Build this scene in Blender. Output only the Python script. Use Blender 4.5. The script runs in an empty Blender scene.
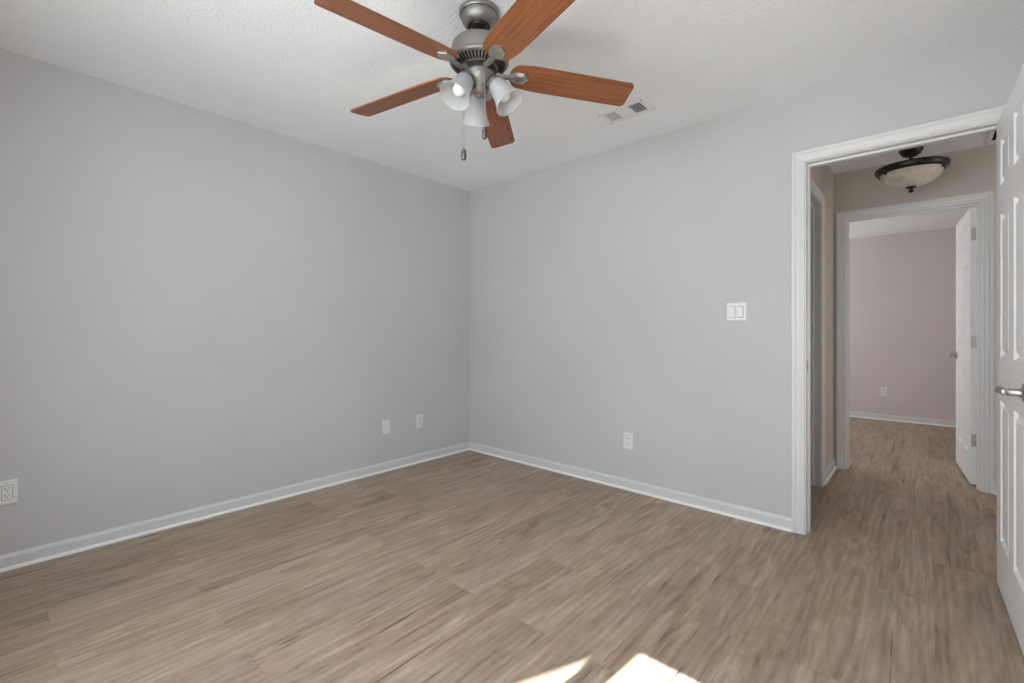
import bpy, bmesh, math, random
from mathutils import Vector, Matrix
random.seed(4)
S = bpy.context.scene
COL = S.collection
PI = math.pi
R = math.radians

# ------------------------------------------------------------------ camera
F_PX, HORIZON, YAW, CAM_H = 458.0, 331.0, 42.0, 1.12
cam_d = bpy.data.cameras.new('camera')
cam = bpy.data.objects.new('camera', cam_d)
COL.objects.link(cam)
cam_d.sensor_fit = 'HORIZONTAL'
cam_d.sensor_width = 36.0
cam_d.lens = 36.0 * F_PX / 1024.0
cam_d.shift_y = (HORIZON - 341.5) / 1024.0
cam_d.clip_start = 0.02
cam.location = (0, 0, CAM_H)
cam.rotation_euler = (PI / 2, 0, R(YAW))
S.camera = cam

# ------------------------------------------------------------------ world, sun, window light, exposure
w = bpy.data.worlds.new('world')
S.world = w
w.use_nodes = True
bg = w.node_tree.nodes['Background']
bg.inputs['Color'].default_value = (0.62, 0.76, 1.0, 1)
bg.inputs['Strength'].default_value = 1.0

SUN_EL, SUN_DX = 44.8, 0.083           # elevation, sideways drift per metre of +Y travel
sd = bpy.data.lights.new('sun', 'SUN')
sd.energy = 56.0
sd.angle = R(0.53)
sd.color = (0.84, 0.94, 1.0)
sun = bpy.data.objects.new('sun', sd)
COL.objects.link(sun)
sun.rotation_euler = Vector((SUN_DX, 1.0, -math.tan(R(SUN_EL)) * math.hypot(1, SUN_DX))).to_track_quat('-Z', 'Y').to_euler()
sun.location = (1, -5, 6)


def area(name, loc, direction, sx, sy, power, color, spread=180):
    d = bpy.data.lights.new(name, 'AREA')
    d.shape = 'RECTANGLE'
    d.size, d.size_y = sx, sy
    d.energy = power
    d.color = color
    d.spread = R(spread)
    o = bpy.data.objects.new(name, d)
    COL.objects.link(o)
    o.location = loc
    o.rotation_euler = Vector(direction).to_track_quat('-Z', 'Y').to_euler()
    return o


# daylight arriving through the bedroom's double window and the far room's window, plus a hall fill
area('window_daylight_east', (-0.47, -0.56, 1.40), (0, 1, -0.34), 0.80, 1.20, 31, (0.90, 0.95, 1.0))
area('window_daylight_west', (-1.43, -0.56, 1.40), (0, 1, -0.34), 0.80, 1.20, 31, (0.90, 0.95, 1.0))
area('hall_fill', (2.20, 3.8, 1.3), (-1, 0, 0), 0.9, 1.6, 10, (1.0, 0.97, 0.95))  # added fill light in front of the hall's closed right end
area('far_room_daylight', (-2.4, 6.2, 1.3), (1, 0.1, 0.22), 1.4, 1.3, 34, (0.97, 0.98, 1.0))

S.view_settings.view_transform = 'Standard'
S.view_settings.look = 'None'
S.view_settings.gamma = 1.0
S.view_settings.use_curve_mapping = False
S.view_settings.exposure = 0.0
S.cycles.use_denoising = True
S.cycles.max_bounces = 12
S.cycles.diffuse_bounces = 8
S.cycles.sample_clamp_indirect = 6.0
S.cycles.caustics_reflective = False
S.cycles.caustics_refractive = False


# ------------------------------------------------------------------ materials
def mat(name):
    m = bpy.data.materials.new(name)
    m.use_nodes = True
    nt = m.node_tree
    return m, nt, nt.nodes['Principled BSDF']


def N(nt, kind, **kw):
    n = nt.nodes.new(kind)
    for k, v in kw.items():
        if k in n.inputs:
            n.inputs[k].default_value = v
        else:
            setattr(n, k, v)
    return n


def coords(nt, scale=(1, 1, 1), out='Object'):
    tc = N(nt, 'ShaderNodeTexCoord')
    mp = N(nt, 'ShaderNodeMapping')
    mp.inputs['Scale'].default_value = scale
    nt.links.new(tc.outputs[out], mp.inputs['Vector'])
    return mp.outputs['Vector']


def ramp(nt, fac, stops):
    r = N(nt, 'ShaderNodeValToRGB')
    while len(r.color_ramp.elements) < len(stops):
        r.color_ramp.elements.new(0.5)
    for e, (p, c) in zip(r.color_ramp.elements, stops):
        e.position = p
        e.color = (*c, 1) if len(c) == 3 else c
    nt.links.new(fac, r.inputs['Fac'])
    return r.outputs['Color']


def mixc(nt, fac, a, b, blend='MIX'):
    m = N(nt, 'ShaderNodeMix', data_type='RGBA', blend_type=blend)
    for sock, v in ((0, fac), (6, a), (7, b)):
        if isinstance(v, (int, float)):
            m.inputs[sock].default_value = v
        elif isinstance(v, tuple):
            m.inputs[sock].default_value = (*v, 1)
        else:
            nt.links.new(v, m.inputs[sock])
    return m.outputs[2]


def bump(nt, p, height, strength, dist):
    b = N(nt, 'ShaderNodeBump')
    b.inputs['Strength'].default_value = strength
    b.inputs['Distance'].default_value = dist
    nt.links.new(height, b.inputs['Height'])
    nt.links.new(b.outputs['Normal'], p.inputs['Normal'])


def paint(name, col, rough=0.75, tex=260.0, strength=0.12, spec=0.3, var=0.03, dist=0.002):
    m, nt, p = mat(name)
    v = coords(nt)
    n = N(nt, 'ShaderNodeTexNoise', Scale=1.3, Detail=3.0)
    nt.links.new(v, n.inputs['Vector'])
    lo = tuple(c * (1 - var) for c in col)
    hi = tuple(min(1, c * (1 + var)) for c in col)
    c = ramp(nt, n.outputs['Fac'], [(0.3, lo), (0.7, hi)])
    nt.links.new(c, p.inputs['Base Color'])
    p.inputs['Roughness'].default_value = rough
    p.inputs['Specular IOR Level'].default_value = spec
    if tex:
        t = N(nt, 'ShaderNodeTexNoise', Scale=tex, Detail=2.0)
        nt.links.new(v, t.inputs['Vector'])
        bump(nt, p, t.outputs['Fac'], strength, dist)
    return m


def metal(name, col, rough, brushed=0.0):
    m, nt, p = mat(name)
    p.inputs['Metallic'].default_value = 1.0
    v = coords(nt, (1, 1, 60) if brushed else (1, 1, 1))
    n = N(nt, 'ShaderNodeTexNoise', Scale=25.0, Detail=3.0)
    nt.links.new(v, n.inputs['Vector'])
    c = ramp(nt, n.outputs['Fac'], [(0.3, tuple(x * 0.85 for x in col)), (0.7, tuple(min(1, x * 1.12) for x in col))])
    nt.links.new(c, p.inputs['Base Color'])
    rr = N(nt, 'ShaderNodeMapRange')
    rr.inputs['To Min'].default_value = rough * 0.85
    rr.inputs['To Max'].default_value = rough * 1.15
    nt.links.new(n.outputs['Fac'], rr.inputs['Value'])
    nt.links.new(rr.outputs['Result'], p.inputs['Roughness'])
    return m


def plank_floor():
    m, nt, p = mat('vinyl_planks')
    L = nt.links.new
    tc = N(nt, 'ShaderNodeTexCoord')
    sep = N(nt, 'ShaderNodeSeparateXYZ')
    L(tc.outputs['Object'], sep.inputs[0])
    comb = N(nt, 'ShaderNodeCombineXYZ')          # texture x runs along the planks (world Y)
    L(sep.outputs['Y'], comb.inputs['X'])
    L(sep.outputs['X'], comb.inputs['Y'])
    off = N(nt, 'ShaderNodeVectorMath', operation='ADD')
    off.inputs[1].default_value = (20.0 + 0.17, 20.0 + 0.086, 0)
    L(comb.outputs[0], off.inputs[0])
    br = N(nt, 'ShaderNodeTexBrick', offset=0.37, offset_frequency=2, squash=1.0)
    br.inputs['Color1'].default_value = (0, 0, 0, 1)
    br.inputs['Color2'].default_value = (1, 1, 1, 1)
    br.inputs['Mortar'].default_value = (0.5, 0.5, 0.5, 1)
    br.inputs['Scale'].default_value = 1.0
    br.inputs['Mortar Size'].default_value = 0.0
    br.inputs['Brick Width'].default_value = 1.22
    br.inputs['Row Height'].default_value = 0.178
    L(off.outputs[0], br.inputs['Vector'])
    ident = N(nt, 'ShaderNodeMath', operation='MULTIPLY')
    ident.inputs[1].default_value = 37.0
    L(br.outputs['Color'], ident.inputs[0])
    br2 = N(nt, 'ShaderNodeTexBrick', offset=0.37, offset_frequency=2, squash=1.0)
    for k, v in (('Scale', 1.0), ('Mortar Size', 0.0011), ('Mortar Smooth', 0.3), ('Brick Width', 1.22), ('Row Height', 0.178)):
        br2.inputs[k].default_value = v
    L(off.outputs[0], br2.inputs['Vector'])

    def noise(sx, sy, detail, dist=0.0, rough=0.55, shift=0.0):
        mp = N(nt, 'ShaderNodeMapping')
        mp.inputs['Scale'].default_value = (sx, sy, 1)
        mp.inputs['Location'].default_value = (shift, shift * 1.7, 0)
        L(tc.outputs['Object'], mp.inputs['Vector'])
        n = N(nt, 'ShaderNodeTexNoise', noise_dimensions='4D')
        n.inputs['Scale'].default_value = 1.0
        n.inputs['Detail'].default_value = detail
        n.inputs['Roughness'].default_value = rough
        n.inputs['Distortion'].default_value = dist
        L(mp.outputs[0], n.inputs['Vector'])
        L(ident.outputs[0], n.inputs['W'])
        return n.outputs['Fac']
    broad = noise(11, 1.9, 6, 1.8, 0.62)
    grain = noise(48, 4.5, 8, 1.4, 0.72, 3.0)
    fine = noise(190, 7, 3, 0.2, 0.6, 7.0)
    saw = noise(14, 90, 2, 0.3, 0.5, 11.0)
    crack = noise(30, 1.0, 5, 1.5, 0.60, 17.0)
    cmp_ = N(nt, 'ShaderNodeCombineXYZ')
    L(ident.outputs[0], cmp_.inputs['X']); L(ident.outputs[0], cmp_.inputs['Y'])
    mpw = N(nt, 'ShaderNodeMapping')
    mpw.inputs['Scale'].default_value = (9, 1.0, 1)
    L(tc.outputs['Object'], mpw.inputs['Vector'])
    addw = N(nt, 'ShaderNodeVectorMath', operation='ADD')
    L(mpw.outputs[0], addw.inputs[0]); L(cmp_.outputs[0], addw.inputs[1])
    wv = N(nt, 'ShaderNodeTexWave', wave_type='BANDS', bands_direction='X')
    for k, v in (('Scale', 1.0), ('Distortion', 12.0), ('Detail', 3.0), ('Detail Scale', 0.75), ('Detail Roughness', 0.55)):
        wv.inputs[k].default_value = v
    L(addw.outputs[0], wv.inputs['Vector'])
    streak = noise(20, 0.75, 4, 1.0, 0.6, 31.0)
    mottle = noise(5, 1.6, 3, 0.5, 0.5, 23.0)

    def math2(op, a, b):
        q = N(nt, 'ShaderNodeMath', operation=op)
        for i, v in enumerate((a, b)):
            if isinstance(v, (int, float)):
                q.inputs[i].default_value = v
            else:
                L(v, q.inputs[i])
        return q.outputs[0]
    f = math2('ADD', math2('MULTIPLY', broad, 0.42), math2('MULTIPLY', grain, 0.26))
    f = math2('ADD', f, math2('MULTIPLY', streak, 0.16))
    f = math2('ADD', f, math2('MULTIPLY', wv.outputs['Fac'], 0.04))
    f = math2('ADD', f, math2('MULTIPLY', fine, 0.07))
    f = math2('ADD', f, math2('MULTIPLY', saw, 0.05))
    tone = math2('MULTIPLY', math2('SUBTRACT', br.outputs['Color'], 0.5), 0.055)
    f = math2('ADD', f, tone)
    c = ramp(nt, f, [(0.365, (0.150, 0.100, 0.066)), (0.455, (0.310, 0.219, 0.150)), (0.525, (0.395, 0.292, 0.210)), (0.64, (0.545, 0.432, 0.338))])
    greyf = ramp(nt, mottle, [(0.42, (0, 0, 0)), (0.68, (0.55, 0.55, 0.55))])
    c = mixc(nt, greyf, c, mixc(nt, 0.55, c, (0.29, 0.265, 0.25)))
    ck = ramp(nt, crack, [(0.340, (0.42, 0.37, 0.33)), (0.372, (1, 1, 1))])
    c = mixc(nt, 1.0, c, ck, 'MULTIPLY')
    ln = ramp(nt, br2.outputs['Fac'], [(0.0, (1, 1, 1)), (1.0, (0.80, 0.77, 0.75))])
    c = mixc(nt, 1.0, c, ln, 'MULTIPLY')
    L(c, p.inputs['Base Color'])
    rr = N(nt, 'ShaderNodeMapRange')
    rr.inputs['To Min'].default_value = 0.40
    rr.inputs['To Max'].default_value = 0.54
    L(grain, rr.inputs['Value'])
    L(rr.outputs[0], p.inputs['Roughness'])
    p.inputs['Specular IOR Level'].default_value = 0.45
    bump(nt, p, f, 0.18, 0.002)
    return m


def cherry():
    m, nt, p = mat('cherry_blade')
    v = coords(nt, (3.5, 95.0, 60.0))
    n = N(nt, 'ShaderNodeTexNoise', Scale=1.0, Detail=5.0, Distortion=0.8)
    nt.links.new(v, n.inputs['Vector'])
    c = ramp(nt, n.outputs['Fac'], [(0.30, (0.165, 0.052, 0.019)), (0.5, (0.262, 0.090, 0.033)), (0.70, (0.325, 0.120, 0.047))])
    nt.links.new(c, p.inputs['Base Color'])
    p.inputs['Roughness'].default_value = 0.42
    return m


def plain(name, col, rough=0.5, spec=0.5, var=0.04, scale=8.0):
    return paint(name, col, rough, 0, 0, spec, var)


M = {}
M['wall'] = paint('greige_wall_paint', (0.580, 0.574, 0.584), 0.8, 220, 0.10, 0.25)
M['hall_wall'] = paint('beige_hall_paint', (0.600, 0.550, 0.500), 0.8, 220, 0.10, 0.25)
M['far_wall'] = paint('rosy_beige_paint', (0.640, 0.590, 0.570), 0.8, 220, 0.10, 0.25)
M['ceiling'] = paint('textured_ceiling_paint', (0.885, 0.905, 0.93), 0.9, 75, 0.55, 0.15, 0.03, 0.006)
M['trim'] = plain('white_trim_paint', (0.74, 0.745, 0.74), 0.38, 0.45, 0.01)
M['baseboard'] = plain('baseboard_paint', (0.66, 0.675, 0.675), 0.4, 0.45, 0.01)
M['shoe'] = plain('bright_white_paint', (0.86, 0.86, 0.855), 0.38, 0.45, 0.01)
M['door'] = plain('white_door_paint', (0.86, 0.865, 0.875), 0.40, 0.45, 0.01)
M['floor'] = plank_floor()
M['cherry'] = cherry()
M['pewter'] = metal('brushed_pewter', (0.34, 0.325, 0.31), 0.52, 1)
M['dark_pewter'] = metal('dark_pewter', (0.17, 0.165, 0.16), 0.45)
M['nickel'] = metal('satin_nickel', (0.50, 0.485, 0.46), 0.38)
M['bronze'] = plain('dark_bronze', (0.014, 0.011, 0.010), 0.35, 0.5, 0.1)
M['black'] = plain('dark_recess', (0.012, 0.012, 0.012), 0.8, 0.2)
M['plate'] = plain('white_plastic', (0.80, 0.80, 0.81), 0.35, 0.5, 0.01)
M['vent'] = plain('vent_enamel', (0.80, 0.80, 0.79), 0.45, 0.4, 0.02)
M['ground'] = plain('outdoor_ground', (0.20, 0.19, 0.15), 0.9, 0.2, 0.2)
M['roofing'] = plain('roofing', (0.12, 0.10, 0.09), 0.9, 0.2, 0.2)


def frosted():
    m, nt, p = mat('frosted_glass')
    n = N(nt, 'ShaderNodeTexNoise', Scale=60.0, Detail=2.0)
    nt.links.new(coords(nt), n.inputs['Vector'])
    c = ramp(nt, n.outputs['Fac'], [(0.3, (0.70, 0.71, 0.71)), (0.7, (0.77, 0.78, 0.78))])
    nt.links.new(c, p.inputs['Base Color'])
    p.inputs['Roughness'].default_value = 0.35
    tr = N(nt, 'ShaderNodeBsdfTranslucent')
    nt.links.new(c, tr.inputs['Color'])
    tp = N(nt, 'ShaderNodeBsdfTransparent')
    a = N(nt, 'ShaderNodeMixShader')
    a.inputs[0].default_value = 0.45
    nt.links.new(p.outputs[0], a.inputs[1])
    nt.links.new(tr.outputs[0], a.inputs[2])
    b = N(nt, 'ShaderNodeMixShader')
    b.inputs[0].default_value = 0.40
    nt.links.new(a.outputs[0], b.inputs[1])
    nt.links.new(tp.outputs[0], b.inputs[2])
    nt.links.new(b.outputs[0], nt.nodes['Material Output'].inputs['Surface'])
    return m


def alabaster():
    m, nt, p = mat('alabaster_glass')
    n = N(nt, 'ShaderNodeTexNoise', Scale=9.0, Detail=4.0, Distortion=2.0)
    nt.links.new(coords(nt), n.inputs['Vector'])
    c = ramp(nt, n.outputs['Fac'], [(0.30, (0.74, 0.62, 0.54)), (0.5, (0.86, 0.78, 0.70)), (0.72, (0.92, 0.88, 0.82))])
    nt.links.new(c, p.inputs['Base Color'])
    p.inputs['Roughness'].default_value = 0.28
    tr = N(nt, 'ShaderNodeBsdfTranslucent')
    nt.links.new(c, tr.inputs['Color'])
    a = N(nt, 'ShaderNodeMixShader')
    a.inputs[0].default_value = 0.25
    nt.links.new(p.outputs[0], a.inputs[1])
    nt.links.new(tr.outputs[0], a.inputs[2])
    nt.links.new(a.outputs[0], nt.nodes['Material Output'].inputs['Surface'])
    return m


def pane_mat():
    m, nt, p = mat('window_glass')
    p.inputs['Roughness'].default_value = 0.02
    p.inputs['Base Color'].default_value = (0.9, 0.95, 0.95, 1)
    n = N(nt, 'ShaderNodeTexNoise', Scale=2.0)
    nt.links.new(coords(nt), n.inputs['Vector'])
    c = ramp(nt, n.outputs['Fac'], [(0.3, (0.95, 0.97, 0.97)), (0.7, (0.97, 0.98, 0.98))])
    tp = N(nt, 'ShaderNodeBsdfTransparent')
    nt.links.new(c, tp.inputs['Color'])
    a = N(nt, 'ShaderNodeMixShader')
    a.inputs[0].default_value = 0.06
    nt.links.new(tp.outputs[0], a.inputs[1])
    nt.links.new(p.outputs[0], a.inputs[2])
    nt.links.new(a.outputs[0], nt.nodes['Material Output'].inputs['Surface'])
    return m


M['frosted'] = frosted()
M['alabaster'] = alabaster()
M['pane'] = pane_mat()
M['bulb'] = plain('white_bulb', (0.84, 0.84, 0.83), 0.3, 0.5, 0.01)


# ------------------------------------------------------------------ mesh helpers
def obj(name, bm, m, parent=None, loc=None, rot=None, smooth=None):
    me = bpy.data.meshes.new(name)
    bmesh.ops.recalc_face_normals(bm, faces=bm.faces[:])
    if smooth is not None:
        for f in bm.faces:
            f.smooth = True
        for e in bm.edges:
            if len(e.link_faces) == 2 and e.calc_face_angle(0) > R(smooth):
                e.smooth = False
    bm.to_mesh(me)
    bm.free()
    me.materials.append(M[m])
    o = bpy.data.objects.new(name, me)
    COL.objects.link(o)
    if parent:
        o.parent = parent
    if loc:
        o.location = loc
    if rot:
        o.rotation_euler = rot
    return o


def tag(o, label, cat, group=None, kind=None):
    o['label'] = label
    o['category'] = cat
    if group:
        o['group'] = group
    if kind:
        o['kind'] = kind
    return o


def empty(name, loc, rot=(0, 0, 0)):
    o = bpy.data.objects.new(name, None)
    o.empty_display_size = 0.1
    COL.objects.link(o)
    o.location = loc
    o.rotation_euler = rot
    return o


def box(bm, lo, hi, bevel=0.0, segs=2, mtx=None):
    g = bmesh.ops.create_cube(bm, size=1.0)
    vs = g['verts']
    lo, hi = Vector(lo), Vector(hi)
    for v in vs:
        v.co = Vector((lo[i] + (v.co[i] + 0.5) * (hi[i] - lo[i]) for i in range(3)))
    if bevel:
        es = list({e for v in vs for e in v.link_edges})
        r = bmesh.ops.bevel(bm, geom=es, offset=bevel, segments=segs, profile=0.5, affect='EDGES')
        vs = list({v for f in r['faces'] for v in f.verts} | {v for v in vs if v.is_valid})
    if mtx is not None:
        bmesh.ops.transform(bm, matrix=mtx, verts=[v for v in vs if v.is_valid])
    return bm


def lathe(bm, prof, n=48, mtx=None, close=False):
    """prof: list of (r, z) about the z axis"""
    rings, new = [], []
    for r, z in prof:
        if r < 1e-6:
            v = bm.verts.new((0, 0, z)); rings.append([v]); new.append(v)
        else:
            ring = [bm.verts.new((r * math.cos(2 * PI * k / n), r * math.sin(2 * PI * k / n), z)) for k in range(n)]
            rings.append(ring); new += ring
    pairs = list(zip(rings, rings[1:]))
    if close:
        pairs.append((rings[-1], rings[0]))
    for a, b in pairs:
        for k in range(n):
            k2 = (k + 1) % n
            if len(a) == 1 and len(b) == 1:
                continue
            if len(a) == 1:
                bm.faces.new((a[0], b[k], b[k2]))
            elif len(b) == 1:
                bm.faces.new((a[k], b[0], a[k2]))
            else:
                bm.faces.new((a[k], b[k], b[k2], a[k2]))
    if mtx is not None:
        bmesh.ops.transform(bm, matrix=mtx, verts=new)
    return bm


def tube(bm, pts, rad, n=12, caps=True):
    pts = [Vector(p) for p in pts]
    rads = rad if isinstance(rad, (list, tuple)) else [rad] * len(pts)
    rings = []
    ref = Vector((0.3, 0.2, 1)).normalized()
    for i, p in enumerate(pts):
        t = (pts[min(i + 1, len(pts) - 1)] - pts[max(i - 1, 0)]).normalized()
        if abs(t.dot(ref)) > 0.95:
            ref = Vector((1, 0.1, 0)).normalized()
        a = (ref - t * ref.dot(t)).normalized()
        b = t.cross(a)
        ref = a
        rings.append([bm.verts.new(p + (a * math.cos(2 * PI * k / n) + b * math.sin(2 * PI * k / n)) * rads[i]) for k in range(n)])
    for a, b in zip(rings, rings[1:]):
        for k in range(n):
            bm.faces.new((a[k], b[k], b[(k + 1) % n], a[(k + 1) % n]))
    if caps:
        bm.faces.new(rings[0]); bm.faces.new(rings[-1])
    return bm


def sweep_open(bm, prof, x0, x1, head, put):
    """a moulding round a doorway: prof = (w outward from the opening, t depth); put(u, z, t) -> xyz"""
    rows = []
    for wv, t in prof:
        rows.append([bm.verts.new(put(u, z, t)) for u, z in ((x0 - wv, 0), (x0 - wv, head + wv), (x1 + wv, head + wv), (x1 + wv, 0))])
    n = len(prof)
    for i in range(n):
        a, b = rows[i], rows[(i + 1) % n]
        for k in range(3):
            bm.faces.new((a[k], a[k + 1], b[k + 1], b[k]))
    bm.faces.new([r[0] for r in rows]); bm.faces.new([r[3] for r in rows])
    return bm


def extrude_profile(bm, prof, a, b, inward):
    """baseboard-like run: prof (t out of wall, z); a, b endpoints on the wall; inward unit vector into room"""
    a, b, d = Vector(a), Vector(b), Vector(inward)
    r0 = [bm.verts.new(a + d * t + Vector((0, 0, z))) for t, z in prof]
    r1 = [bm.verts.new(b + d * t + Vector((0, 0, z))) for t, z in prof]
    n = len(prof)
    for i in range(n):
        j = (i + 1) % n
        bm.faces.new((r0[i], r0[j], r1[j], r1[i]))
    bm.faces.new(r0); bm.faces.new(r1)
    return bm


def struct(name, bm, m, label, cat, parent=None, smooth=None):
    o = obj(name, bm, m, parent, smooth=smooth)
    if parent is None:
        tag(o, label, cat, kind='structure')
    return o


# ------------------------------------------------------------------ room shell
XL, XR, YB, YD, CEIL = -3.205, 0.52, -0.45, 2.955, 2.44
WT = 0.115
YD2 = YD + WT                      # hall side of the door wall
HXL, HXR, HB, HCEIL = -0.555, 2.3, 4.57, 2.41
HB2 = HB + WT
FXL, FXR, FB, FCEIL = -2.5, 1.2, 7.42, 2.325
D0, D1, DH = -0.484, 0.275, 2.045   # bedroom doorway
E0, E1, EH = -0.468, 0.286, 2.020   # far doorway
G0, G1, GH = 3.19, 3.935, 2.03      # hall side doorway (runs along Y)
JT = 0.02

struct('floor', box(bmesh.new(), (XL - 0.2, YB - 0.2, -0.12), (HXR + 0.1, FB + 0.1, 0)), 'floor',
       'greyish brown wood-look plank floor running through bedroom, hall and far room', 'floor')
struct('wall_left', box(bmesh.new(), (XL - WT, YB - WT, 0), (XL, YD2, CEIL)), 'wall', 'long greige wall on the left with three wall plates', 'wall')
struct('wall_right', box(bmesh.new(), (XR, YB - WT, 0), (XR + WT, YD, CEIL)), 'wall', 'short greige wall behind the open white door', 'wall')
bm = bmesh.new()
box(bm, (XL, YD, 0), (D0 - JT, YD2, CEIL))
box(bm, (D1 + JT, YD, 0), (HXR, YD2, CEIL))
box(bm, (D0 - JT, YD, DH + JT), (D1 + JT, YD2, CEIL))
struct('wall_door_side', bm, 'wall', 'greige wall with the two-gang switch and the doorway to the hall', 'wall')
# window wall behind the viewer
WX = [(-1.83, -0.97), (-0.93, -0.08)]
WZ0, WZ1 = 0.75, 2.05
bm = bmesh.new()
box(bm, (XL, YB - WT, 0), (WX[0][0], YB, CEIL))
box(bm, (WX[0][1], YB - WT, 0), (WX[1][0], YB, CEIL))
box(bm, (WX[1][1], YB - WT, 0), (XR, YB, CEIL))
for a, b in WX:
    box(bm, (a, YB - WT, 0), (b, YB, WZ0))
    box(bm, (a, YB - WT, WZ1), (b, YB, CEIL))
struct('wall_window_side', bm, 'wall', 'greige wall with the double window, behind the viewer', 'wall')
struct('ceiling', box(bmesh.new(), (XL - WT, YB - WT, CEIL), (XR + WT, YD, CEIL + 0.1)), 'ceiling',
       'white textured bedroom ceiling carrying the fan', 'ceiling')

# hall
bm = bmesh.new()
box(bm, (HXL - WT, YD2, 0), (HXL, G0 - JT, HCEIL))
box(bm, (HXL - WT, G1 + JT, 0), (HXL, HB, HCEIL))
box(bm, (HXL - WT, G0 - JT, GH + JT), (HXL, G1 + JT, HCEIL))
struct('wall_hall_left', bm, 'hall_wall', 'beige end wall of the hall with a side doorway', 'wall')
bm = bmesh.new()
box(bm, (HXL - WT, HB, 0), (E0 - JT, HB2, HCEIL))
box(bm, (E1 + JT, HB, 0), (HXR, HB2, HCEIL))
box(bm, (E0 - JT, HB, EH + JT), (E1 + JT, HB2, HCEIL))
struct('wall_hall_back', bm, 'hall_wall', 'beige hall wall holding the doorway to the far room', 'wall')
struct('wall_hall_right', box(bmesh.new(), (HXR, YD, 0), (HXR + WT, FB, HCEIL)), 'hall_wall', 'beige wall closing the right end of the hall', 'wall')
struct('ceiling_hall', box(bmesh.new(), (-2.0, YD2, HCEIL), (HXR, HB2, HCEIL + 0.1)), 'ceiling', 'white hall ceiling with the bronze bowl light', 'ceiling')
# small room off the hall
struct('wall_side_room', box(bmesh.new(), (-2.0, YD2, 0), (-1.9, HB, HCEIL)), 'hall_wall', 'beige wall of the side room off the hall', 'wall')
# far room
struct('wall_far', box(bmesh.new(), (FXL - WT, FB, 0), (HXR, FB + WT, FCEIL)), 'far_wall', 'rosy beige back wall of the far room with one outlet', 'wall')
struct('wall_far_left', box(bmesh.new(), (FXL - WT, HB2, 0), (FXL, FB, FCEIL)), 'far_wall', 'rosy beige left wall of the far room', 'wall')
struct('wall_far_front', box(bmesh.new(), (FXL, HB, 0), (HXL - WT, HB2, FCEIL)), 'far_wall', 'rosy beige front wall of the far room', 'wall')
struct('wall_far_right', box(bmesh.new(), (FXR, HB2, 0), (FXR + WT, FB, FCEIL)), 'far_wall', 'rosy beige right wall of the far room', 'wall')
struct('ceiling_far', box(bmesh.new(), (FXL - WT, HB2, FCEIL), (HXR, FB, FCEIL + 0.1)), 'ceiling', 'white ceiling of the far room', 'ceiling')

# ------------------------------------------------------------------ baseboards with a quarter-round shoe
BP = [(0, 0), (0.012, 0), (0.012, 0.056), (0.0105, 0.061), (0.007, 0.066), (0.005, 0.072), (0, 0.072)]
SP = [(0.012, 0), (0.024, 0), (0.0235, 0.005), (0.0215, 0.010), (0.0175, 0.0135), (0.012, 0.015)]


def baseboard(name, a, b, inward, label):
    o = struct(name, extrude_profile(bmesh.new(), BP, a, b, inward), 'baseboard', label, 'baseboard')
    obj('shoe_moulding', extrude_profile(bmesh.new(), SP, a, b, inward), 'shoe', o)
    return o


CW = 0.062                                  # casing width
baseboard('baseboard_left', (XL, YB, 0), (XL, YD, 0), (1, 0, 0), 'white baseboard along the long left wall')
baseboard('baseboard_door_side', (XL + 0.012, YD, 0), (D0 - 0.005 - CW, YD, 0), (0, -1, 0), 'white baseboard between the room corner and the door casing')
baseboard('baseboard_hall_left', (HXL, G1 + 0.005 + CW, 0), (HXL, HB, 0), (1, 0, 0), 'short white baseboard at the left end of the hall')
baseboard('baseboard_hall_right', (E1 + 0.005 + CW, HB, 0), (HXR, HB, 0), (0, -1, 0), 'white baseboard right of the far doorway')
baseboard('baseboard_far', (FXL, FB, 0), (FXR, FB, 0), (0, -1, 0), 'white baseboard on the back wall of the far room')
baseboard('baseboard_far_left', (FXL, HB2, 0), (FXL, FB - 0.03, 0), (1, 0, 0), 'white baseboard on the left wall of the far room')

# ------------------------------------------------------------------ door casings and jambs
CP = [(0, 0), (0, 0.008), (0.003, 0.0115), (0.010, 0.0125), (0.013, 0.010), (0.016, 0.0105), (0.024, 0.014), (0.038, 0.0165),
      (0.041, 0.0145), (0.044, 0.018), (0.049, 0.020), (0.058, 0.020), (0.062, 0.016), (0.062, 0)]
CP = [(a + 0.005, b) for a, b in CP]


def doorway(k, x0, x1, head, put_a, put_b, stop, label):
    """put_a(u,z,t): casing on the near face, put_b on the far face; jamb spans the wall (t from 0 to -WT of put_a)"""
    c = struct('trim_%d' % k, sweep_open(bmesh.new(), CP, x0, x1, head, put_a), 'trim', 'white moulded casing around ' + label, 'door casing')
    obj('back_casing', sweep_open(bmesh.new(), CP, x0, x1, head, put_b), 'trim', c)
    obj('door_jamb', sweep_open(bmesh.new(), [(0, 0.001), (JT, 0.001), (JT, -WT - 0.001), (0, -WT - 0.001)], x0, x1, head, put_a), 'trim', c)
    a, b = stop
    obj('door_stop', sweep_open(bmesh.new(), [(0, a), (-0.010, a - 0.002), (-0.011, a - 0.005), (-0.011, b), (0, b)], x0, x1, head, put_a), 'trim', c)
    return c


t1 = doorway(1, D0, D1, DH, lambda u, z, t: (u, YD - t, z), lambda u, z, t: (u, YD2 + t, z), (-0.040, -0.076), 'the bedroom doorway')
t2 = doorway(2, E0, E1, EH, lambda u, z, t: (u, HB - t, z), lambda u, z, t: (u, HB2 + t, z), (-0.040, -0.076), 'the far doorway across the hall')
t3 = doorway(3, G0, G1, GH, lambda u, z, t: (HXL + t, u, z), lambda u, z, t: (HXL - WT - t, u, z), (-0.040, -0.076), 'the side doorway at the left end of the hall')
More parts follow.
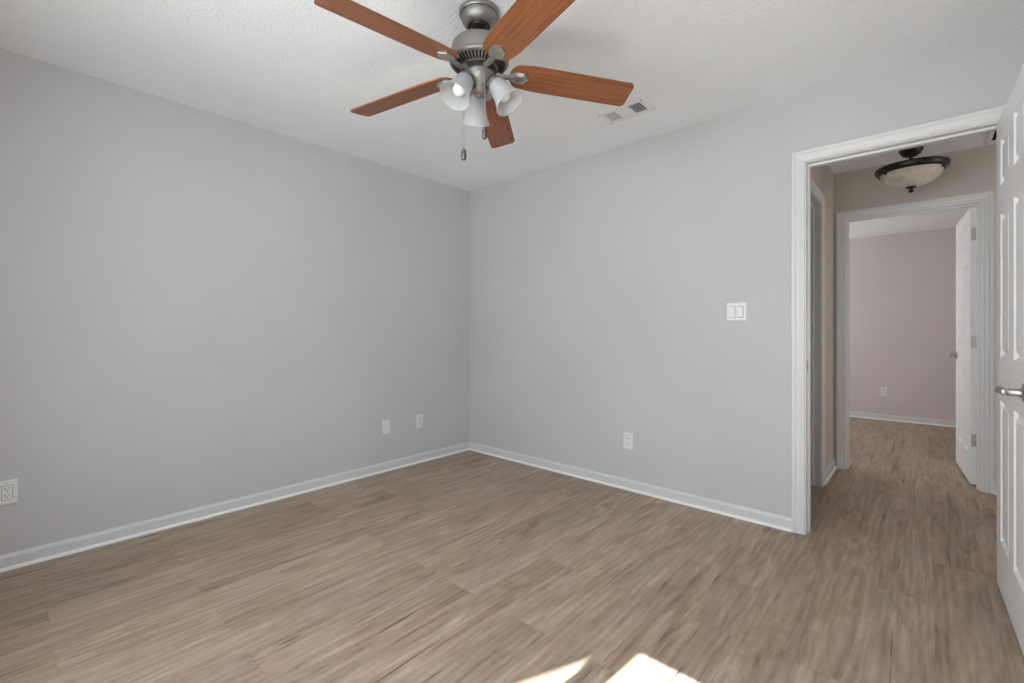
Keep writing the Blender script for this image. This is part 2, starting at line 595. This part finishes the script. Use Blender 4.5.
# strike plate on the left jamb of the bedroom doorway
bm = bmesh.new()
box(bm, (D0 - 0.001, YD + 0.004, 0.90), (D0 + 0.0016, YD + 0.030, 0.957), 0.0006, 1)
box(bm, (D0 - 0.001, YD - 0.003, 0.912), (D0 + 0.003, YD + 0.006, 0.945), 0.001, 1)
sp = obj('strike_plate', bm, 'nickel', t1)
sp['label'] = 'satin nickel strike plate'
obj('latch_hole', box(bmesh.new(), (D0 + 0.0012, YD + 0.010, 0.915), (D0 + 0.0020, YD + 0.024, 0.942)), 'black', sp)


# ------------------------------------------------------------------ six-panel doors
def panel_door(name, width, height, pivot, angle, thick=0.035):
    """closed leaf runs from the pivot along -x, the pivot face looks to -y; angle opens it about z"""
    root = empty(name, (*pivot, 0), (0, 0, angle))
    z0 = 0.012
    cols = [(-width + 0.112, -width / 2 - 0.054), (-width / 2 + 0.054, -0.112)]
    rows = [(0.225, 0.825), (1.010, 1.620), (1.735, 1.935)]
    xs = sorted({-width, 0.0} | {c for p in cols for c in p})
    zs = sorted({z0, height} | {c for p in rows for c in p})
    bm = bmesh.new()
    for y, sgn in ((0.0, 1), (thick, -1)):
        grid = {(x, z): bm.verts.new((x, y, z)) for x in xs for z in zs}
        for i in range(len(xs) - 1):
            for j in range(len(zs) - 1):
                q = [grid[xs[i], zs[j]], grid[xs[i + 1], zs[j]], grid[xs[i + 1], zs[j + 1]], grid[xs[i], zs[j + 1]]]
                if (xs[i], xs[i + 1]) in cols and (zs[j], zs[j + 1]) in rows:
                    prev = q                       # moulded recess, then the raised field
                    for ins, dep in ((0.004, 0.004), (0.012, 0.0115), (0.020, 0.0115), (0.036, 0.002)):
                        ring = [bm.verts.new((x, y + sgn * dep, z)) for x, z in (
                            (xs[i] + ins, zs[j] + ins), (xs[i + 1] - ins, zs[j] + ins),
                            (xs[i + 1] - ins, zs[j + 1] - ins), (xs[i] + ins, zs[j + 1] - ins))]
                        for k in range(4):
                            bm.faces.new((prev[k], prev[(k + 1) % 4], ring[(k + 1) % 4], ring[k]))
                        prev = ring
                    bm.faces.new(prev)
                else:
                    bm.faces.new(q)
    x0, x1 = -width, 0.0
    for lo, hi in (((x0, 0, z0), (x1, thick, z0)), ((x0, 0, height), (x1, thick, height))):
        bm.faces.new([bm.verts.new(p) for p in ((x0, 0, lo[2]), (x1, 0, lo[2]), (x1, thick, lo[2]), (x0, thick, lo[2]))])
    for x in (x0, x1):
        bm.faces.new([bm.verts.new(p) for p in ((x, 0, z0), (x, thick, z0), (x, thick, height), (x, 0, height))])
    bmesh.ops.remove_doubles(bm, verts=bm.verts[:], dist=1e-5)
    obj('door_leaf', bm, 'door', root)
    # hinges at the pivot edge
    for hz in (0.33, 1.04, 1.82):
        bm = bmesh.new()
        lathe(bm, [(0, -0.052), (0.003, -0.051), (0.0055, -0.047), (0.0055, 0.047), (0.003, 0.051), (0, 0.052)], 12, Matrix.Translation((0.003, -0.004, hz)))
        box(bm, (-0.0005, 0.0, hz - 0.045), (0.0012, 0.030, hz + 0.045), 0.0004, 1)
        h = obj('hinge', bm, 'nickel', root, smooth=35)
        h['label'] = 'satin nickel butt hinge'
    # latch plate on the free edge
    obj('latch_plate', box(bmesh.new(), (-width - 0.001, 0.005, 0.885), (-width + 0.001, 0.030, 0.945), 0.0005, 1), 'nickel', root)
    return root


def lever_handle(root, width, thick=0.035, z=0.915, both=True):
    for side in ((-1, 1) if both else (1,)):
        y0 = 0.0 if side < 0 else thick
        x = -width + 0.066
        bm = bmesh.new()
        mt = Matrix.Translation((x, y0, z)) @ Matrix.Rotation(-side * PI / 2, 4, 'X')
        lathe(bm, [(0, 0.0), (0.034, 0.0), (0.0345, 0.004), (0.032, 0.008), (0.025, 0.011), (0.016, 0.013), (0.0125, 0.018), (0.0125, 0.045), (0, 0.046)], 32, mt)
        hd = obj('door_handle', bm, 'nickel', root, smooth=40)
        hd['label'] = 'satin nickel door handle'
        bm = bmesh.new()
        yy = y0 + side * 0.052
        pts, rad = [], []
        shape = [(0, .007), (.03, .0112), (.20, .0112), (.45, .0092), (.66, .0086), (.72, .0092), (.745, .0118), (.785, .0118), (.81, .0088),
                 (.84, .0090), (.89, .0112), (.94, .0108), (.98, .0072), (1.0, .003)]
        for s, r in shape:
            pts.append((x - 0.012 + s * 0.124, yy + side * 0.004 * math.sin(s * PI), z + 0.001 * math.sin(s * 2 * PI)))
            rad.append(r)
        tube(bm, pts, rad, 16)
        obj('lever', bm, 'nickel', hd, smooth=50)


def knob_handle(root, width, thick=0.035, z=0.92):
    for side in (-1, 1):
        y0 = 0.0 if side < 0 else thick
        mt = Matrix.Translation((-width + 0.064, y0, z)) @ Matrix.Rotation(-side * PI / 2, 4, 'X')
        hd = obj('door_handle', lathe(bmesh.new(), [(0, 0), (0.032, 0), (0.032, 0.004), (0.026, 0.009), (0.013, 0.012), (0.011, 0.016), (0.011, 0.034), (0, 0.034)], 28, mt), 'nickel', root, smooth=40)
        hd['label'] = 'satin nickel door handle'
        obj('knob', lathe(bmesh.new(), [(0.010, 0.024), (0.018, 0.029), (0.0245, 0.036), (0.0255, 0.043), (0.023, 0.049), (0.015, 0.053), (0, 0.055)], 28, mt), 'nickel', hd, smooth=40)


dw = 0.756
d1 = panel_door('door_1', dw, 2.03, (D1 - 0.002, YD - 0.004), R(91.2))
tag(d1, 'white six-panel door standing open into the bedroom at the right edge', 'door', kind='structure')
lever_handle(d1, dw)
d2 = panel_door('door_2', 0.744, 2.015, (0, 0), 0)
# the far leaf swings into the far room: mirrored across the wall (pivot on the far face)
for ch in d2.children:
    for v in ch.data.vertices:
        v.co.y = -v.co.y
    ch.data.flip_normals()
d2.location = (E1 - 0.003, HB2 + 0.004, 0)
d2.rotation_euler = (0, 0, R(-86.2))
tag(d2, 'white door of the far doorway, swung open into the far room', 'door', kind='structure')
knob_handle(d2, 0.744)
for ch in d2.children:
    if ch.name.startswith('door_handle'):
        ch.location.y = -0.035

# ------------------------------------------------------------------ window behind the viewer (one frame and glass per opening)
for k, (a, b) in enumerate(WX):
    bm = bmesh.new()
    y0, y1 = YB - WT + 0.01, YB - 0.05
    for lo, hi in (((a, y0, WZ0), (a + 0.03, y1, WZ1)), ((b - 0.03, y0, WZ0), (b, y1, WZ1)), ((a, y0, WZ0), (b, y1, WZ0 + 0.03)), ((a, y0, WZ1 - 0.03), (b, y1, WZ1)),
                   ((a, y0 + 0.01, 1.385), (b, y1 - 0.01, 1.415))):
        box(bm, lo, hi, 0.003, 1)
    wn = struct('window_%d' % (k + 1), bm, 'trim', 'white framed sash window in the wall behind the viewer', 'window')
    obj('window_pane', box(bmesh.new(), (a + 0.02, YB - 0.085, WZ0 + 0.02), (b - 0.02, YB - 0.081, WZ1 - 0.02)), 'pane', wn)
    obj('window_sill', box(bmesh.new(), (a - 0.04, YB - 0.06, WZ0 - 0.022), (b + 0.04 if k else b + 0.04, YB + 0.04, WZ0), 0.004, 2), 'trim', wn)


# ------------------------------------------------------------------ wall plates
def face_frame(n):
    """rotation so local -y faces the room direction n, local x runs sideways, z up"""
    return math.atan2(n[1], n[0]) + PI / 2


def plate_mesh(wd, ht, cut=None):
    bm = bmesh.new()
    # bevelled shallow plate, local: x sideways, z up, front at -y
    pr = [(0.0, 0.0), (0.0, -0.0025), (0.003, -0.0052), (0.006, -0.0058)]
    prev = None
    for ins, y in pr:
        ring = [bm.verts.new((sx * (wd / 2 - ins), y, sz * (ht / 2 - ins))) for sx, sz in ((-1, -1), (1, -1), (1, 1), (-1, 1))]
        if prev:
            for k in range(4):
                bm.faces.new((prev[k], prev[(k + 1) % 4], ring[(k + 1) % 4], ring[k]))
        else:
            bm.faces.new(ring)
        prev = ring
    bm.faces.new(prev)
    return bm


def screw(parent, x, z, y=-0.0056, r=0.0034):
    bm = bmesh.new()
    lathe(bm, [(0, 0.0014), (r * 0.8, 0.0012), (r, 0.0004), (r, 0)], 14, Matrix.Translation((x, y, z)) @ Matrix.Rotation(PI / 2, 4, 'X'))
    return obj('screw', bm, 'plate', parent, smooth=40)


def wall_plate(name, loc, n, label, cat, kind, group=None):
    root = empty(name, loc, (0, 0, face_frame(n)))
    wd = 0.110 if kind == 'switch2' else 0.070
    obj('cover_plate', plate_mesh(wd, 0.109 if kind == 'switch2' else 0.114), 'plate', root)
    if kind == 'switch2':
        for cx in (-0.023, 0.023):
            obj('rocker_recess', box(bmesh.new(), (cx - 0.0172, -0.0062, -0.0345), (cx + 0.0172, -0.004, 0.0345)), 'black', root)
            bm = bmesh.new()
            f = [(-0.0335, -0.0068), (0.0, -0.0085), (0.0335, -0.0125)]
            box(bm, (cx - 0.0158, -0.008, -0.0328), (cx + 0.0158, -0.005, 0.0328), 0.0008, 1)
            for v in bm.verts:
                if v.co.y < -0.0065:
                    v.co.y += -0.0035 * (v.co.z + 0.033) / 0.066
            obj('rocker', bm, 'plate', root)
        for cx in (-0.023, 0.023):
            for sz in (-0.0485, 0.0485):
                screw(root, cx, sz)
    elif kind == 'blank':
        for sz in (-0.042, 0.042):
            screw(root, 0, sz)
    elif kind == 'decora':
        rb = obj('receptacle', box(bmesh.new(), (-0.0165, -0.0082, -0.0335), (0.0165, -0.004, 0.0335), 0.001, 2), 'plate', root)
        bm = bmesh.new()
        for cz in (-0.0165, 0.0165):
            box(bm, (-0.0075, -0.0086, cz + 0.000), (-0.0052, -0.0080, cz + 0.0095))
            box(bm, (0.0050, -0.0086, cz + 0.001), (0.0073, -0.0080, cz + 0.0090))
            lathe(bm, [(0, 0.0004), (0.0026, 0.0004), (0.0026, -0.0002)], 12, Matrix.Translation((0, -0.0082, cz - 0.0062)) @ Matrix.Rotation(PI / 2, 4, 'X'))
        obj('socket_slots', bm, 'black', rb)
        bm = bmesh.new()
        for x0, x1, z0, z1 in ((-0.0178, -0.0166, -0.0348, 0.0348), (0.0166, 0.0178, -0.0348, 0.0348), (-0.0178, 0.0178, 0.0336, 0.0348), (-0.0178, 0.0178, -0.0348, -0.0336)):
            box(bm, (x0, -0.0059, z0), (x1, -0.0050, z1))
        obj('plate_gap', bm, 'black', root)
        for sz in (-0.0485, 0.0485):
            screw(root, 0, sz)
    elif kind == 'duplex':
        for cz in (-0.0195, 0.0195):
            bm = bmesh.new()
            ring_f, ring_b = [], []
            for k in range(36):
                t = 2 * PI * k / 36
                x = max(-0.0168, min(0.0168, 0.0172 * math.cos(t)))
                z = max(-0.0142, min(0.0142, 0.0172 * math.sin(t)))
                ring_f.append(bm.verts.new((x, -0.0076, cz + z)))
                ring_b.append(bm.verts.new((x * 1.03, -0.0045, cz + z * 1.03)))
            bm.faces.new(ring_f); bm.faces.new(ring_b)
            for k in range(36):
                bm.faces.new((ring_f[k], ring_f[(k + 1) % 36], ring_b[(k + 1) % 36], ring_b[k]))
            rc = obj('receptacle', bm, 'plate', root)
            bm = bmesh.new()
            box(bm, (-0.0078, -0.0080, cz - 0.001), (-0.0054, -0.0074, cz + 0.0085))
            box(bm, (0.0052, -0.0080, cz + 0.000), (0.0076, -0.0074, cz + 0.0080))
            lathe(bm, [(0, 0.0005), (0.0027, 0.0005), (0.0027, -0.0002)], 12, Matrix.Translation((0, -0.0076, cz - 0.0072)) @ Matrix.Rotation(PI / 2, 4, 'X'))
            obj('socket_slots', bm, 'black', rc)
        screw(root, 0, 0)
    tag(root, label, cat, group)
    return root


wall_plate('power_outlet', (XL, 0.012, 0.361), (1, 0), 'white power outlet low on the left wall, cut by the left photo edge', 'outlet', 'decora')
wall_plate('blank_wall_plate', (XL, 2.052, 0.350), (1, 0), 'plain blank white wall plate on the left wall', 'wall plate', 'blank')
wall_plate('power_outlet', (XL, 2.380, 0.352), (1, 0), 'white power outlet low on the left wall, nearest the room corner', 'outlet', 'decora')
wall_plate('power_outlet', (-1.555, YD, 0.342), (0, -1), 'white duplex power outlet low on the wall beside the bedroom doorway', 'outlet', 'duplex')
wall_plate('power_outlet', (-0.379, FB, 0.357), (0, -1), 'white power outlet on the rosy beige wall of the far room', 'outlet', 'duplex')
wall_plate('light_switch', (-0.841, YD, 1.235), (0, -1), 'white two-gang rocker light switch left of the bedroom doorway', 'light switch', 'switch2')


# ------------------------------------------------------------------ ceiling registers
def register(name, loc, wd, dp, rot, label, grid_open=True):
    root = empty(name, loc, (0, 0, rot))
    bm = bmesh.new()
    # sloped-edge frame around two louvre banks (local z down = -z)
    bx = [(-0.118, -0.044), (0.046, 0.118)]
    by = (-dp / 2 + 0.036, dp / 2 - 0.036)
    zt, zb = -0.001, -0.007
    xs = [-wd / 2 + 0.006, bx[0][0], bx[0][1], bx[1][0], bx[1][1], wd / 2 - 0.006]
    ys = [-dp / 2 + 0.006, by[0], by[1], dp / 2 - 0.006]
    for i in range(5):
        for j in range(3):
            if j == 1 and i in (1, 3):
                continue
            box(bm, (xs[i], ys[j], zb), (xs[i + 1], ys[j + 1], zt))
    prev = None
    for ins, z in ((0, zt), (0, -0.002), (0.006, zb)):
        ring = [bm.verts.new((sx * (wd / 2 - ins), sy * (dp / 2 - ins), z)) for sx, sy in ((-1, -1), (1, -1), (1, 1), (-1, 1))]
        if prev:
            for k in range(4):
                bm.faces.new((prev[k], prev[(k + 1) % 4], ring[(k + 1) % 4], ring[k]))
        prev = ring
    obj('face_plate', bm, 'vent', root)
    obj('duct_opening', box(bmesh.new(), (bx[0][0] - 0.002, by[0] - 0.002, -0.0024), (bx[1][1] + 0.002, by[1] + 0.002, -0.0008)), 'black', root)
    for bi, (a, b) in enumerate(bx):
        nsl = 8 if bi == 0 else 6
        for k in range(nsl):
            yc = by[0] + (by[1] - by[0]) * (k + 0.5) / nsl
            bm = bmesh.new()
            tilt = -0.9 if bi == 0 else 0.9
            if bi == 0:
                mt = Matrix.Translation(((a + b) / 2, yc, -0.0062)) @ Matrix.Rotation(R(9), 4, 'X')
                box(bm, (-(b - a) / 2, -0.0062, -0.0005), ((b - a) / 2, 0.0062, 0.0005), mtx=mt)
            else:
                mt = Matrix.Translation(((a + b) / 2, yc, -0.0058)) @ Matrix.Rotation(R(88), 4, 'X')
                box(bm, (-(b - a) / 2, -0.0012, -0.0004), ((b - a) / 2, 0.0012, 0.0004), mtx=mt)
            obj('louvre', bm, 'vent', root)
        if bi == 1:
            bm = bmesh.new()
            for q in range(1, 5):
                xx = a + (b - a) * q / 5
                box(bm, (xx - 0.0009, by[0], -0.0066), (xx + 0.0009, by[1], -0.0055))
            obj('louvre_bars', bm, 'vent', root)
    for sx, sy in ((-1, -1), (1, -1), (-0.12, -1), (1, 1), (-1, 1)):
        bm = bmesh.new()
        lathe(bm, [(0, -0.0090), (0.0035, -0.0084), (0.0042, -0.0068)], 14, Matrix.Translation((sx * (wd / 2 - 0.020), sy * (dp / 2 - 0.022), 0)))
        obj('screw', bm, 'dark_pewter', root, smooth=40)
    tag(root, label, 'vent')
    return root


register('ceiling_vent', (-1.335, 2.50, CEIL), 0.31, 0.19, 0, 'white two-bank air vent on the bedroom ceiling beside the fan')
root = empty('ceiling_vent', (0.385, 4.36, HCEIL))
bm = bmesh.new()
for lo, hi in (((-0.075, -0.15), (-0.048, 0.15)), ((0.048, -0.15), (0.075, 0.15)), ((-0.048, -0.15), (0.048, -0.115)), ((-0.048, 0.115), (0.048, 0.15))):
    box(bm, (*lo, -0.008), (*hi, -0.0005), 0.002, 1)
obj('face_plate', bm, 'vent', root)
obj('duct_opening', box(bmesh.new(), (-0.05, -0.117, -0.003), (0.05, 0.117, -0.0006)), 'black', root)
for q in range(4):
    xc = -0.048 + 0.096 * (q + 0.9) / 4
    obj('louvre', box(bmesh.new(), (-0.007, -0.115, -0.0006), (0.007, 0.115, 0.0006), mtx=Matrix.Translation((xc, 0, -0.008)) @ Matrix.Rotation(R(-35), 4, 'Y')), 'vent', root)
tag(root, 'small white slotted air vent on the hall ceiling near the far doorway', 'vent')

# ------------------------------------------------------------------ ceiling fan
FAN = (-1.370, 1.318)
fan = empty('ceiling_fan', (FAN[0], FAN[1], CEIL))
tag(fan, 'pewter ceiling fan with five cherry wood blades and three frosted glass shades', 'ceiling fan')
Z = lambda z: z - CEIL
obj('canopy', lathe(bmesh.new(), [(0, 0), (0.080, 0), (0.083, -0.003), (0.083, -0.014), (0.080, -0.018), (0.0745, -0.019), (0.0745, -0.026),
                                  (0.072, -0.037), (0.066, -0.048), (0.056, -0.057), (0.046, -0.062), (0.043, -0.058), (0.041, -0.040), (0, -0.040)], 56), 'pewter', fan, smooth=35)
obj('hanger_ball', lathe(bmesh.new(), [(0, -0.042)] + [(0.039 * math.sin(a), -0.052 - 0.016 * (1 - math.cos(a)) * 0.9 + 0.006) for a in [k * PI / 12 for k in range(4, 10)]] + [(0.012, -0.078), (0.012, -0.150), (0, -0.150)], 40), 'bronze', fan, smooth=35)
obj('downrod', lathe(bmesh.new(), [(0, -0.06), (0.013, -0.06), (0.013, -0.10), (0.022, -0.105), (0.024, -0.125), (0.030, -0.140), (0, -0.140)], 28), 'bronze', fan, smooth=35)
# motor housing with slotted, inward sloping vent ring
obj('motor_housing', lathe(bmesh.new(), [(0, -0.132), (0.060, -0.132), (0.092, -0.133), (0.104, -0.137), (0.111, -0.145), (0.114, -0.158),
                                         (0.114, -0.190), (0.114, -0.198), (0.119, -0.202), (0.122, -0.208), (0.122, -0.213), (0.118, -0.218), (0.112, -0.220),
                                         (0.074, -0.238), (0.070, -0.240), (0, -0.240)], 64), 'pewter', fan, smooth=30)
slots = bmesh.new()
slope = math.atan2(0.018, 0.038)
for k in range(44):
    a = 2 * PI * k / 44
    mt = Matrix.Rotation(a, 4, 'Z') @ Matrix.Translation((0.094, 0, -0.2292)) @ Matrix.Rotation(-slope + 0.0, 4, 'Y')
    box(slots, (-0.0165, -0.0034, -0.0009), (0.0165, 0.0034, 0.0009), mtx=mt @ Matrix.Rotation(2 * 0.0, 4, 'Y'))
obj('housing_slots', slots, 'black', fan)
obj('flywheel', lathe(bmesh.new(), [(0, -0.238), (0.070, -0.238), (0.074, -0.242), (0.074, -0.254), (0.069, -0.258), (0, -0.258)], 48), 'bronze', fan, smooth=35)
obj('switch_housing', lathe(bmesh.new(), [(0, -0.248), (0.061, -0.248), (0.065, -0.251), (0.065, -0.257), (0.060, -0.260), (0.059, -0.282), (0.055, -0.293), (0.044, -0.303),
                                          (0.036, -0.310), (0.034, -0.330), (0.027, -0.338), (0.012, -0.344), (0.010, -0.350), (0.006, -0.356), (0, -0.357)], 48), 'pewter', fan, smooth=35)

# blades: drawn along +x of a child empty-less mesh, pitched about their length
BW = 0.135


def blade_mesh():
    bm = bmesh.new()
    r0, r1 = 0.128, 0.662
    top, out = [], []
    outline = []
    # right-hand edge out, tip, left-hand edge back, rounded root
    w0, w1 = 0.100, BW
    wid = lambda r: 0.5 * (w0 + (w1 - w0) * min(1, max(0, (r - r0) / 0.10)) ** 0.6)
    rr = 0.022
    pts = []
    for k in range(13):
        r = r0 + 0.045 + (r1 - rr - r0 - 0.045) * k / 12
        pts.append((r, -wid(r)))
    for k in range(1, 7):
        a = -PI / 2 + k / 6 * PI / 2
        pts.append((r1 - rr + rr * math.cos(a), -wid(r1) + rr + rr * math.sin(a)))
    for k in range(0, 7):
        a = k / 6 * PI / 2
        pts.append((r1 - rr + rr * math.cos(a), wid(r1) - rr + rr * math.sin(a)))
    for k in range(12, -1, -1):
        r = r0 + 0.045 + (r1 - rr - r0 - 0.045) * k / 12
        pts.append((r, wid(r)))
    wr = wid(r0 + 0.045)
    for k in range(1, 12):
        a = PI / 2 + k / 12 * PI
        pts.append((r0 + 0.045 + 0.045 * math.cos(a), wr * math.sin(a)))
    lo = [bm.verts.new((x, y, -0.003)) for x, y in pts]
    hi = [bm.verts.new((x, y, 0.003)) for x, y in pts]
    bm.faces.new(lo); bm.faces.new(hi)
    n = len(pts)
    for i in range(n):
        bm.faces.new((lo[i], lo[(i + 1) % n], hi[(i + 1) % n], hi[i]))
    return bm


def bracket_mesh():
    """arm from the flywheel plus a shield-shaped medallion under the blade root (blade-local, before pitch)"""
    bm = bmesh.new()
    for sgn in (1,):
        prof = [(0.128, 0.010), (0.146, 0.026), (0.158, 0.031), (0.190, 0.028), (0.212, 0.0)]
        ring = [(x, -y) for x, y in prof] + [(x, y) for x, y in reversed(prof[:-1])]
        a = [bm.verts.new((x, y, -0.003)) for x, y in ring]
        b = [bm.verts.new((x, y, -0.008)) for x, y in ring]
        cx = 0.165
        c = [bm.verts.new((cx + (x - cx) * 0.62, y * 0.58, -0.0145)) for x, y in ring]
        n = len(ring)
        bm.faces.new(a); bm.faces.new(c)
        for p, q in ((a, b), (b, c)):
            for i in range(n):
                bm.faces.new((p[i], p[(i + 1) % n], q[(i + 1) % n], q[i]))
    return bm


FAN_A0 = 124.3
DROOP = R(3.9)                        # blades hang slightly from root to tip
ZB = 2.200 - CEIL
first_blade = first_arm = None
for k in range(5):
    ang = R(FAN_A0 + 72 * k)
    if k == 0:
        first_blade = b = obj('fan_blade', blade_mesh(), 'cherry', fan)
        first_arm = ar = obj('blade_bracket', bracket_mesh(), 'nickel', b)
        bm = bmesh.new()
        tube(bm, [(0.060, 0, -0.004), (0.082, 0, -0.010), (0.098, 0, -0.015), (0.114, 0, -0.014), (0.132, 0, -0.009), (0.150, 0, -0.008)],
             [0.011, 0.0105, 0.0095, 0.009, 0.009, 0.008], 12)
        for v in bm.verts:
            v.co.y *= 1.25
        first_neck = obj('bracket_arm', bm, 'pewter', b, smooth=50)
    else:
        b = first_blade.copy(); COL.objects.link(b); b.parent = fan
        for src in (first_arm, first_neck):
            c = src.copy(); COL.objects.link(c); c.parent = b
    b.matrix_local = Matrix.Translation((0, 0, ZB)) @ Matrix.Rotation(ang, 4, 'Z') @ Matrix.Rotation(DROOP, 4, 'Y') @ Matrix.Rotation(R(-13.5), 4, 'X')

# three frosted bell shades with bulbs
SH = [(0.020, 0.000), (0.030, 0.004), (0.036, 0.016), (0.039, 0.032), (0.041, 0.052), (0.045, 0.074), (0.052, 0.096), (0.060, 0.112), (0.063, 0.118)]
SHI = [(r - 0.003, z) for r, z in reversed(SH)]
first = None
for k, a in enumerate((100.0, -20.0, 229.0)):
    wa = R(a + YAW)
    base = Matrix.Rotation(wa, 4, 'Z') @ Matrix.Translation((0.070, 0, Z(2.136)))
    tiltm = base @ Matrix.Rotation(PI - R(34), 4, 'Y')
    if first is None:
        bm = bmesh.new()
        lathe(bm, SH + SHI, 44, close=False)
        sh = obj('lamp_shade', bm, 'frosted', fan, smooth=50)
        bl = obj('bulb', lathe(bmesh.new(), [(0.012, 0.006), (0.013, 0.030), (0.016, 0.040), (0.022, 0.052), (0.026, 0.066), (0.025, 0.078), (0.019, 0.089), (0.009, 0.0955), (0, 0.097)], 28), 'bulb', sh, smooth=50)
        st = obj('socket_cup', lathe(bmesh.new(), [(0, -0.030), (0.010, -0.030), (0.013, -0.022), (0.022, -0.014), (0.031, -0.006), (0.034, 0.001), (0.034, 0.010), (0.031, 0.010), (0.030, 0.003), (0, 0.003)], 36), 'pewter', fan, smooth=35)
        arm_bm = bmesh.new()
        tube(arm_bm, [(0.020, 0, Z(2.118)), (0.036, 0, Z(2.134)), (0.048, 0, Z(2.152)), (0.056, 0, Z(2.158)), (0.064, 0, Z(2.150)), (0.068, 0, Z(2.140))], 0.0075, 12)
        am = obj('lamp_arm', arm_bm, 'pewter', fan, smooth=50)
        first = (sh, bl, st, am)
    else:
        sh, bl, st, am = (o.copy() for o in first)
        for o in (sh, bl, st, am):
            COL.objects.link(o)
        sh.parent = st.parent = am.parent = fan
        bl.parent = sh
    sh.matrix_local = tiltm
    st.matrix_local = tiltm
    am.matrix_local = Matrix.Rotation(wa, 4, 'Z')


def cam_off(lat, dep):
    """offset from the fan axis given sideways / forward of the viewer's heading"""
    c, s = math.cos(R(YAW)), math.sin(R(YAW))
    return (lat * c - dep * s, lat * s + dep * c)


for (lat, dep, ztop, zbot) in ((-0.060, -0.030, 2.150, 1.862), (0.026, -0.056, 2.150, 1.936)):
    x, y = cam_off(lat, dep)
    bm = bmesh.new()
    tube(bm, [(x * 0.85, y * 0.85, Z(ztop) + 0.008), (x * 0.95, y * 0.95, Z(ztop) + 0.006), (x, y, Z(ztop)), (x, y, Z(zbot))], 0.0012, 8)
    nb = int((ztop - zbot) / 0.0075)
    for q in range(nb):
        bmesh.ops.create_icosphere(bm, subdivisions=1, radius=0.0019, matrix=Matrix.Translation((x, y, Z(ztop) - q * 0.0075)))
    pc = obj('pull_chain', bm, 'nickel', fan)
    obj('chain_fob', lathe(bmesh.new(), [(0, 0.004), (0.003, 0.002), (0.004, -0.003), (0.0095, -0.008), (0.0105, -0.016), (0.0105, -0.034), (0.0095, -0.041), (0.005, -0.046), (0, -0.047)], 20,
                           Matrix.Translation((x, y, Z(zbot)))), 'dark_pewter', pc, smooth=40)
obj('set_screw', lathe(bmesh.new(), [(0.0055, 0), (0.0055, 0.003), (0.003, 0.005), (0, 0.005)], 16,
                       Matrix.Translation((*cam_off(0.006, -0.0575), -0.279)) @ Matrix.Rotation(R(YAW), 4, 'Z') @ Matrix.Rotation(PI / 2, 4, 'X')), 'nickel', fan, smooth=40)

# ------------------------------------------------------------------ hall ceiling light
HL = (-0.066, 4.05)
lamp = empty('ceiling_light', (HL[0], HL[1], HCEIL))
tag(lamp, 'dark bronze bowl ceiling light with marbled glass in the hall', 'ceiling light')
obj('lamp_canopy', lathe(bmesh.new(), [(0, 0), (0.066, 0), (0.068, -0.006), (0.067, -0.050), (0.062, -0.090), (0.050, -0.112), (0.036, -0.124), (0.020, -0.130), (0, -0.131)], 48), 'bronze', lamp, smooth=35)
obj('stem', lathe(bmesh.new(), [(0, -0.125), (0.012, -0.125), (0.0105, -0.14), (0.0105, -0.205), (0, -0.205)], 24), 'bronze', lamp, smooth=35)
obj('lamp_rim', lathe(bmesh.new(), [(0.158, -0.196), (0.174, -0.192), (0.191, -0.196), (0.193, -0.202), (0.188, -0.220), (0.178, -0.233), (0.170, -0.237), (0.163, -0.234), (0.158, -0.224)], 72, close=True), 'bronze', lamp, smooth=40)
RB, HBW = 0.162, 0.108
prof = [(RB * math.cos(t) ** 0.9 if t < PI / 2 - 1e-6 else 0, -0.222 - HBW * math.sin(t)) for t in [k * PI / 2 / 18 for k in range(19)]]
obj('glass_bowl', lathe(bmesh.new(), [(RB - 0.004, -0.205)] + prof, 64), 'alabaster', lamp, smooth=50)
zf = -0.222 - HBW
obj('finial', lathe(bmesh.new(), [(0, zf + 0.004), (0.026, zf + 0.002), (0.030, zf - 0.002), (0.024, zf - 0.007), (0.011, zf - 0.011), (0.009, zf - 0.016), (0.013, zf - 0.020), (0.015, zf - 0.026), (0.012, zf - 0.033), (0.006, zf - 0.037), (0, zf - 0.038)], 28), 'bronze', lamp, smooth=40)
for q in range(3):
    a = R(-20 + 120 * q)
    bm = bmesh.new()
    bmesh.ops.create_uvsphere(bm, u_segments=14, v_segments=8, radius=0.008, matrix=Matrix.Translation((0.167 * math.cos(a), 0.167 * math.sin(a), -0.240)))
    obj('thumb_screw', bm, 'bronze', lamp, smooth=60)

# ------------------------------------------------------------------ outdoors beyond the window
bm = bmesh.new()
blocker_pts = [(-6.0, -0.3), (-2.395, -0.3), (-0.921, 3.9), (-6.0, 3.9)]  # unseen slab, added so its raked edge cuts the left sun patch
fa = [bm.verts.new((x, -2.0, z)) for x, z in blocker_pts]
fb = [bm.verts.new((x - 0.025, -2.3, z + 0.29)) for x, z in blocker_pts]
bm.faces.new(fa); bm.faces.new(fb)
for i in range(4):
    bm.faces.new((fa[i], fa[(i + 1) % 4], fb[(i + 1) % 4], fb[i]))
struct('sun_blocker', bm, 'wall', 'unseen raked slab added outdoors to cut the sun on the left window', 'wall')
g = struct('ground', box(bmesh.new(), (-14, -16, -0.40), (14, YB - WT - 0.25, -0.30)), 'ground', 'bare ground outside behind the viewer', 'ground')
